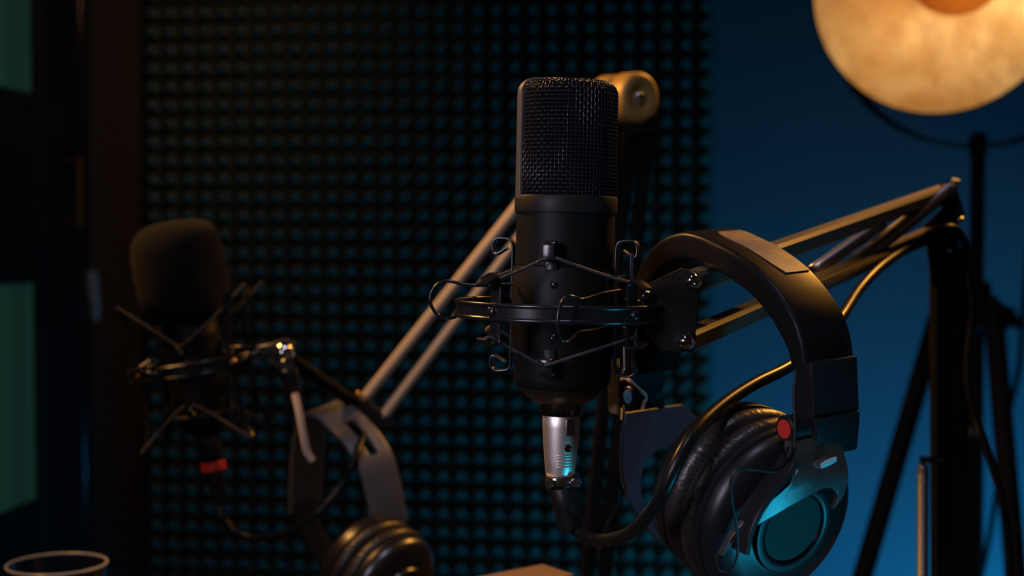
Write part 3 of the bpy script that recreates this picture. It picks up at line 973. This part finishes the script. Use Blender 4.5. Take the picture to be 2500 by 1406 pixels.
# ================================================================== SECOND (FAR) BOOM ARM
b2 = thing('boom_arm', 'bronze-lit boom arm behind the bare mesh microphone with round joint knob', 'boom arm', V((P(1432, 1560, 1.20).x, P(1432, 1560, 1.20).y, DZ)))
TA0, TA1 = P(886, 978, 1.22), P(1508, 196, 1.17)
TB0, TB1 = P(934, 1019, 1.22), P(1512, 258, 1.17)
MB().bar(TA0, TA1, 0.0088, 0.0088, (0.5, 1, -0.1), 0.0022).build('arm_tube', 'goldtube', b2)
MB().bar(TB0, TB1, 0.0088, 0.0088, (0.5, 1, -0.1), 0.0022).build('arm_tube', 'goldtube', b2)
kd = V((0.62, -0.78, -0.04))
kc = P(1566, 238, 1.14)
MB().lathe(prof((19, -20), (20.5, -18), (20.6, -3.6), (19.6, -1), (17, 0.6), (11.5, -0.2), (8.5, -2.2), (7.4, -2.6)), kc, kd, 48).build('joint_knob', 'goldknob', b2)
MB().lathe(prof((4.6, -4), (4.6, -0.6), (3.4, 0.8), (0.4, 1.4)), kc, kd, 24).build('knob_bolt', 'chrome', b2)
MB().lathe(prof((18, -44), (19.5, -42), (19.5, -27), (18, -25)), kc, kd, 40).build('joint_drum', 'goldknob', b2)
for x, xx in ((1541, 1418), (1584, 1461)):
    MB().bar(P(x, 270, 1.185), P(xx, 1560, 1.20), 0.0115, 0.0115, (0, 1, 0)).build('post_tube', 'postblack', b2)
MB().prism([P(x, y, 1.165) for x, y in ((1490, 196), (1540, 186), (1600, 240), (1604, 320), (1525, 330), (1500, 280))], (0, 0.003, 0)).build('joint_plate', 'lampblack', b2, bevel=0.0006)
MB().prism([P(x, y, 1.215) for x, y in ((862, 962), (884, 966), (906, 990), (952, 1020), (950, 1046), (900, 1052), (868, 1010))], (0, 0.018, 0)).build('end_plate', 'lampblack', b2, bevel=0.001)
MB().tube([P(868, 958, 1.21), P(890, 978, 1.21)], 0.0024, 10).build('end_screw', 'brass', b2)
MB().lathe(prof((3.2, -3), (3.2, 1), (2.4, 2.2), (0.3, 2.8)), P(1462, 1332, 1.19), (0.35, -1, -0.3), 18).build('post_bolt', 'chrome', b2)
MB().lathe(prof((30, 0), (30, 12), (26, 16), (17, 20), (17, 50)), V((P(1432, 1560, 1.20).x, P(1432, 1560, 1.20).y, DZ)), (0, 0, 1), 36).build('desk_clamp', 'lampblack', b2)

# ================================================================== SECOND MICROPHONE
D2 = 1.18
C2 = P(480, 892, D2)
LEAN2 = Matrix.Rotation(R(-9.2), 3, 'Y')
AX2 = LEAN2 @ V((0, 0, 1))


def ML2(x, y, z):
    return C2 + LEAN2 @ V((x, y, z)) * MM


m2 = thing('condenser_microphone', 'black microphone with red plug ring under a dark foam cover at the left', 'microphone', ML2(0, 0, -62))
MB().lathe(prof((10, -60), (12, -58), (19, -52), (22, -46), (22.5, -42), (22.5, 40), (20, 44), (20, 96), (14, 104), (3, 106)), C2, AX2, 48).build('body', 'body', m2)
MB().lathe(prof((10.4, -64), (10.4, -58)), C2, AX2, 32).build('connector_sleeve', 'darkchrome', m2)
for z in (-40, -20, 22):
    MB().lathe(prof((22.4, z - 1), (23.0, z - .6), (23.0, z + .6), (22.4, z + 1)), C2, AX2, 48, caps=False).build('body_ring', 'band', m2)
ws = []
for i in range(25):
    a = -90 + 180 * i / 24
    ca, sa = math.cos(R(a)), math.sin(R(a))
    e = 0.55
    ws.append((max(38.0 * abs(ca) ** e, 1.0), 78 + 43 * math.copysign(abs(sa) ** e, sa)))
wso = MB().lathe([(r * MM, h * MM) for r, h in ws], C2, AX2, 56, fn=lambda t, r, h: 0.0006 * math.sin(5 * t + h * 90) * (r > 0.01)).build('foam_windscreen', 'windscreen', None, smooth=60)
tag(wso, 'dark foam windscreen pulled over the microphone at the left', 'windscreen')

s2 = thing('shock_mount', 'dark spider shock mount around the foam-covered microphone at the left', 'shock mount', ML2(0, 0, -60))
rb = MB()
RO2 = 54
rb.lathe(prof((RO2 - 0.6, -4.5), (RO2 + 0.6, -4.5), (RO2 + 0.6, 4.5), (RO2 - 0.6, 4.5), (RO2 - 0.6, -4.5)), C2, AX2, 96, caps=False)
for z in (-4.3, 4.3):
    rb.tube([ML2((RO2 + .2) * math.cos(2 * math.pi * k / 96), (RO2 + .2) * math.sin(2 * math.pi * k / 96), z) for k in range(96)], 1.5 * MM, 10, closed=True)
rb.build('ring', 'blackgloss', s2)
MB().lathe(prof((23.1, -26), (24, -26), (24, 26), (23.1, 26)), C2, AX2, 48, caps=False).build('clamp_sleeve', 'body', s2)


def strip2(pts, wdir, name, m, half=3.0, thick=0.6):
    return MB().sweep(spline(pts, 5), wdir, [(x * MM, y * MM) for x, y in rrect(-half, half, -thick, thick, 0.3, 2)]).build(name, m, s2)


for az2 in (225, 315, 45, 135):
    a = R(az2)
    d = V((math.cos(a), math.sin(a), 0))
    t = LEAN2 @ V((-math.sin(a), math.cos(a), 0))
    g = lambda r, z: ML2(r * d.x, r * d.y, z)
    strip2([g(66, -62), g(61, -60), g(54, -40), g(52, -12), g(52, 12), g(54, 36), g(61, 54), g(66, 56)], t, 'post', 'blackgloss')
    MB().lathe(prof((3, -3), (3, 0.8), (2, 1.8), (0.5, 2.1)), g(RO2 + 0.6, 0), g(80, 0) - g(60, 0), 16).build('rivet', 'brass', s2)
for az2 in (262, 352, 82, 172):
    a = R(az2)
    d = V((math.cos(a), math.sin(a), 0))
    t = LEAN2 @ V((-math.sin(a), math.cos(a), 0))
    g = lambda r, z: ML2(r * d.x, r * d.y, z)
    for sg, zz in ((1, 14), (-1, 34)):
        strip2([g(24.6, sg * (zz - 10)), g(24.6, sg * zz), g(27, sg * (zz + 4)), g(31, sg * (zz + 4)), g(33, sg * zz), g(32, sg * (zz - 4))], t, 'cord_clip', 'blackgloss')
cr = [[P(436, 846, 1.145), P(420, 838, 1.145), P(350, 793, 1.138), P(284, 752, 1.135)],
      [P(434, 848, 1.145), P(452, 838, 1.145), P(520, 778, 1.14), P(598, 694, 1.135)],
      [P(452, 990, 1.15), P(420, 1020, 1.148), P(382, 1064, 1.142), P(346, 1106, 1.135)],
      [P(470, 988, 1.15), P(516, 1010, 1.148), P(564, 1040, 1.142), P(616, 1070, 1.135)]]
for run in cr:
    MB().tube(spline(run, 6), 1.3 * MM, 8).build('elastic_cord', 'braid', s2)
    MB().tube(spline([V((p.x, 2 * C2.y - p.y, p.z)) for p in run], 6), 1.3 * MM, 8).build('elastic_cord', 'braid', s2)
for x, y, dx, dy in ((340, 900, 26, -18), (372, 912, 34, 4), (590, 848, 26, 0), (600, 874, 34, -18)):
    MB().tube(spline([P(x - dx, y - dy, 1.13), P(x, y, 1.126), P(x + dx, y + dy, 1.13)], 5), 0.0018, 10).build('squeeze_handle', 'blackgloss', s2)
# swivel at the right: arm, knob, lever
MB().prism([P(x, y, 1.15) for x, y in ((620, 846), (660, 838), (700, 824), (720, 838), (722, 900), (690, 912), (640, 884))], (0, 0.014, 0)).build('swivel_block', 'blackgloss', s2, bevel=0.002)
MB().lathe(prof((8.5, -6), (8.5, 2), (7.5, 5), (5, 7.2), (2, 8.2), (0.3, 8.4)), P(693, 860, 1.15), (-0.15, -1, 0.15), 28).build('swivel_nut', 'chrome', s2)
MB().tube([P(702, 900, 1.14), P(712, 940, 1.14), P(722, 972, 1.14)], [0.0075, 0.0068, 0.005], 20).build('knob', 'blackgloss', s2)
MB().lathe(prof((8, -2), (8.4, 0), (8.2, 3), (7, 4)), P(704, 912, 1.14), P(700, 890, 1.14) - P(712, 940, 1.14), 24).build('knob_collar', 'darkchrome', s2)
lv = spline([P(720, 962, 1.12), P(731, 1010, 1.115), P(741, 1065, 1.112), P(750, 1104, 1.112), P(763, 1126, 1.112)], 5)
MB().tube(lv, 0.0029, 14).build('tightening_lever', 'beige', s2)
MB().bar(P(715, 880, 1.155), P(876, 992, 1.225), 0.010, 0.010, (0, 1, 0)).build('swivel_arm', 'body', s2)

c2 = thing('microphone_cable', 'dark cable hanging in a loop below the foam-covered microphone', 'cable', ML2(0, 0, -130))
MB().lathe(prof((8.4, -82), (9.2, -80), (9.4, -66), (9.0, -64)), C2, AX2, 32).build('plug_shell', 'body', c2)
MB().lathe(prof((9.0, -89), (10.0, -88), (10.0, -82), (9.0, -81)), C2, AX2, 32).build('plug_ring', 'red', c2)
MB().tube([ML2(0, 0, -86), ML2(0, 0, -100), ML2(1, 0, -118)], [0.0085, 0.0072, 0.0055], 20).build('boot', 'rubber', c2)
rt = [ML2(0.5, 0, -112), P(540, 1258, 1.18), P(566, 1290, 1.18), P(604, 1310, 1.175), P(652, 1312, 1.165), P(704, 1298, 1.155), P(752, 1268, 1.15), P(796, 1232, 1.15), P(836, 1180, 1.16), P(866, 1120, 1.16), P(888, 1058, 1.19), P(898, 1040, 1.212)]
MB().tube(spline(rt, 7), 0.0031, 12).build('cable_run', 'cable', c2)

# ================================================================== SECOND HEADPHONES
T2 = R(52)
f2 = V((math.sin(T2), math.cos(T2), 0.27)).normalized()
a2 = V((0.70, -0.60, -0.39)).normalized()
q2 = P(800, 1060, 1.19)
h2 = thing('headphones', 'dark headphones with slotted headband hanging near the left microphone', 'headphones', P(850, 1470, 1.19))
n2 = [(704, 1250), (705, 1180), (708, 1120), (714, 1066), (724, 1030), (743, 1008), (772, 1014), (801, 1040), (834, 1073), (859, 1109), (881, 1150), (896, 1205), (908, 1260), (916, 1312)]
s_ = spline([PP(x, y, q2, f2) for x, y in n2], 6)
N2 = len(s_)
k0, k1 = 7 * 6 + 1, 9 * 6 + 3
sec = lambda w0, w1: [(x * MM, y * MM) for x, y in rrect(w0, w1, -4.5, 0, 1.6)]
MB().sweep(s_[:k0 + 1], f2, sec(0, 34), 1).build('headband', 'greyband', h2)
MB().sweep(s_[k1:], f2, sec(0, 34), 1).build('headband', 'greyband', h2)
MB().sweep(s_[k0:k1 + 1], f2, sec(0, 14), 1).build('headband_rail', 'greyband', h2)
MB().sweep(s_[k0:k1 + 1], f2, sec(23, 34), 1).build('headband_rail', 'greyband', h2)
MB().lathe(prof((2.6, -1), (2.6, 1), (1.6, 2)), PP(886, 1085, q2 + f2 * 0.018, f2) + V((0, 0, 0)), -f2, 16).build('slot_rivet', 'brass', h2)
dc2 = P(984, 1448, 1.13)
cups(h2, dc2, a2, f2, 1.0, ('satincup', 'pad', 'disc'))
ay = [PP(x, y, q2, f2) for x, y in ((916, 1300), (930, 1345), (950, 1400), (972, 1440))]
MB().sweep(spline(ay, 4), f2, sec(6, 26), 1).build('yoke', 'plastic', h2)
ay = [P(706, 1240, 1.2), P(716, 1290, 1.2), P(744, 1350, 1.2), P(790, 1430, 1.2)]
MB().sweep(spline(ay, 4), f2, sec(6, 26), 1).build('yoke', 'plastic', h2)

# ================================================================== FLOOR LAMP
LD = 2.05
pole = P(2385, 600, LD)
lx, ly = pole.x, pole.y
lamp = thing('floor_lamp', 'tripod floor lamp with glowing gold-lined dish at the upper right', 'lamp', (lx, ly, 0))
aim = V((-0.37, -0.91, -0.19)).normalized()
rim_c = P(2287, -22, LD - 0.09)
RD = 0.168
dish = []
for i in range(15):
    t = i / 14
    dish.append((max(RD * t, 0.001), -0.105 * (1 - t ** 2)))
outer = [(r + 0.003, h - 0.003) for r, h in dish]
MB().lathe(dish, rim_c, aim, 80, caps=False).build('reflector', 'goldleaf', lamp, smooth=60)
MB().lathe(outer + [(RD + 0.003, 0.001), (RD, 0.001)], rim_c, aim, 80, caps=False).build('dish_shell', 'lampblack', lamp, smooth=60)
cap_c = P(2333, -83, LD - 0.125)
MB().lathe([(0.062, -0.016), (0.067, -0.006), (0.066, 0.002), (0.055, 0.014), (0.032, 0.024), (0.002, 0.028)], cap_c, aim, 48).build('bulb_cap', 'capgold', lamp)
bulb_pos = cap_c - aim * 0.032 + V((0.018, 0, -0.012))
MB().tube([rim_c - aim * 0.103, cap_c - aim * 0.015], 0.006, 16).build('bulb_stem', 'capgold', lamp)
MB().tube([rim_c - aim * 0.10, rim_c - aim * 0.075], 0.014, 20).build('bulb_socket', 'lampblack', lamp)
lb = light('lamp_bulb', 'POINT', bulb_pos, None, 0.272, (1.0, 0.86, 0.60), 0.02)
# yoke: flat strip arc around the back of the dish
yc = V((P(2390, 0, LD).x, ly, P(2385, -14, LD).z))
ry = P(2385, -14, LD).z - P(2385, 357, LD).z
pts = []
ysd = V((0.80, -0.60, 0)).normalized()
for i in range(33):
    t = R(180 + 180 * i / 32)
    pts.append(yc + ysd * math.cos(t) * ry * 1.06 + V((0, 0, 1)) * math.sin(t) * ry)
MB().sweep(pts, ysd.cross(V((0, 0, 1))), [(x * MM, y * MM) for x, y in rrect(-17, 17, -2.2, 2.2, 1)]).build('yoke', 'lampblack', lamp)
for s in (-1, 1):
    p = yc + ysd * (ry * 1.06 * s)
    MB().tube([p, p + ysd * (-s * 0.02)], 0.008, 14).build('yoke_pivot', 'lampblack', lamp)
zt = P(2385, 348, LD).z
MB().lathe([(0.0105, 0), (0.0105, 0.9)], (lx, ly, zt - 0.9 + 0.005), (0, 0, 1), 24).build('pole', 'lampblack', lamp)
MB().lathe([(0.0125, 0), (0.0125, 0.03), (0.010, 0.034)], (lx, ly, zt - 0.02), (0, 0, 1), 24).build('pole_cap', 'lampblack', lamp)
zc = P(2385, 730, LD).z
MB().lathe([(0.015, -0.045), (0.021, -0.04), (0.021, 0.02), (0.016, 0.026)], (lx, ly, zc), (0, 0, 1), 28).build('clamp_collar', 'lampblack', lamp)
MB().bar((lx, ly, zc - 0.012), (lx + 0.046, ly - 0.01, zc - 0.03), 0.036, 0.034, (0, 1, 0)).build('clamp_block', 'lampblack', lamp)
MB().tube([(lx + 0.04, ly - 0.01, zc - 0.026), (lx + 0.058, ly - 0.012, zc - 0.036), (lx + 0.062, ly - 0.012, zc - 0.037), (lx + 0.13, ly - 0.02, zc - 0.038)], [0.012, 0.009, 0.0032, 0.0032], 14).build('clamp_screw', 'lampblack', lamp)
for top, low in ((P(2305, 722, LD), P(2106, 1406, LD - 0.06)), (P(2424, 742, LD - 0.02), P(2480, 1406, LD - 0.16)), (P(2378, 742, LD + 0.02), P(2378, 1406, LD + 0.20))):
    dv = (low - top)
    k = (top.z - 0.012) / (-dv.z)
    MB().tube([top, top + dv * k], [0.0145, 0.0145], 16).build('leg', 'lampblack', lamp)
MB().bar(P(2300, 726, LD), P(2430, 748, LD - 0.01), 0.03, 0.03, (0, 1, 0)).build('leg_hub', 'lampblack', lamp)
MB().lathe([(0.012, 0), (0.012, 0.012), (0.006, 0.014)], P(2366, 1062, LD - 0.005), (0, 0, 1), 18).build('pole_tip', 'chrome', lamp)
lc = [(2504, 690, 2.3), (2497, 780, 2.3), (2490, 880, 2.3), (2479, 940, 2.3), (2462, 1020, 2.3), (2442, 1140, 2.3), (2424, 1260, 2.3), (2400, 1390, 2.3), (2372, 1500, 2.3)]
pp = [P(*p) for p in lc]
pp = [V((pp[0].x + 0.03, pp[0].y, pp[0].z + 0.35))] + pp + [V((pp[-1].x - 0.02, pp[-1].y, 0.2)), V((pp[-1].x - 0.06, pp[-1].y, 0.006)), V((pp[-1].x - 0.3, pp[-1].y, 0.006))]
tag(MB().tube(spline(pp, 7), 0.0045, 10).build('lamp_cord', 'cable'), 'thin dark cord hanging behind the lamp tripod at the right edge', 'cord')

# ================================================================== SMALL THINGS
gc = P(139, 1374, 1.11)
gz = gc.z
gh = gz - DZ
gl = thing('drinking_glass', 'clear drinking glass at the bottom left, only its rim in view', 'glass', (gc.x, gc.y, DZ))
gp = [(0.002, 0.0), (0.030, 0.0), (0.032, 0.002), (0.0384, gh - 0.0012), (0.0370, gh - 0.0012), (0.0304, 0.009), (0.002, 0.008)]
MB().lathe(gp, (gc.x, gc.y, DZ), (0, 0, 1), 72).build('bowl', 'glass', gl, smooth=50)
MB().tube([V((gc.x + 0.0377 * math.cos(2 * math.pi * k / 72), gc.y + 0.0377 * math.sin(2 * math.pi * k / 72), gz - 0.0009)) for k in range(72)], 0.00095, 12, closed=True).build('rim', 'rimglass', gl)

# brown box standing on the desk, its top corner in view
q = V((0, 0, P(1325, 1376, 1.0).z))
zn = V((0, 0, 1))
A_, B_ = PP(1325, 1376, q, zn), PP(1402, 1401, q, zn)
Lp = PP(1170, 1406, q, zn)
e1 = (B_ - A_)
e2 = (Lp - A_) * 2.1
top = [A_, B_, B_ + e2, A_ + e2]
bx = thing('cardboard_box', 'small brown cardboard box below the silver plug at the bottom edge', 'box', V(((top[0].x + top[2].x) / 2, (top[0].y + top[2].y) / 2, DZ)))
MB().prism([p - V((0, 0, 0.012)) for p in top], (0, 0, -(q.z - 0.012 - DZ))).build('box_body', 'wood', bx, bevel=0.001)
cen = (top[0] + top[2]) / 2
MB().prism([cen + (p - cen) * 1.0 for p in top], (0, 0, -0.012)).build('lid', 'wood', bx, bevel=0.001)
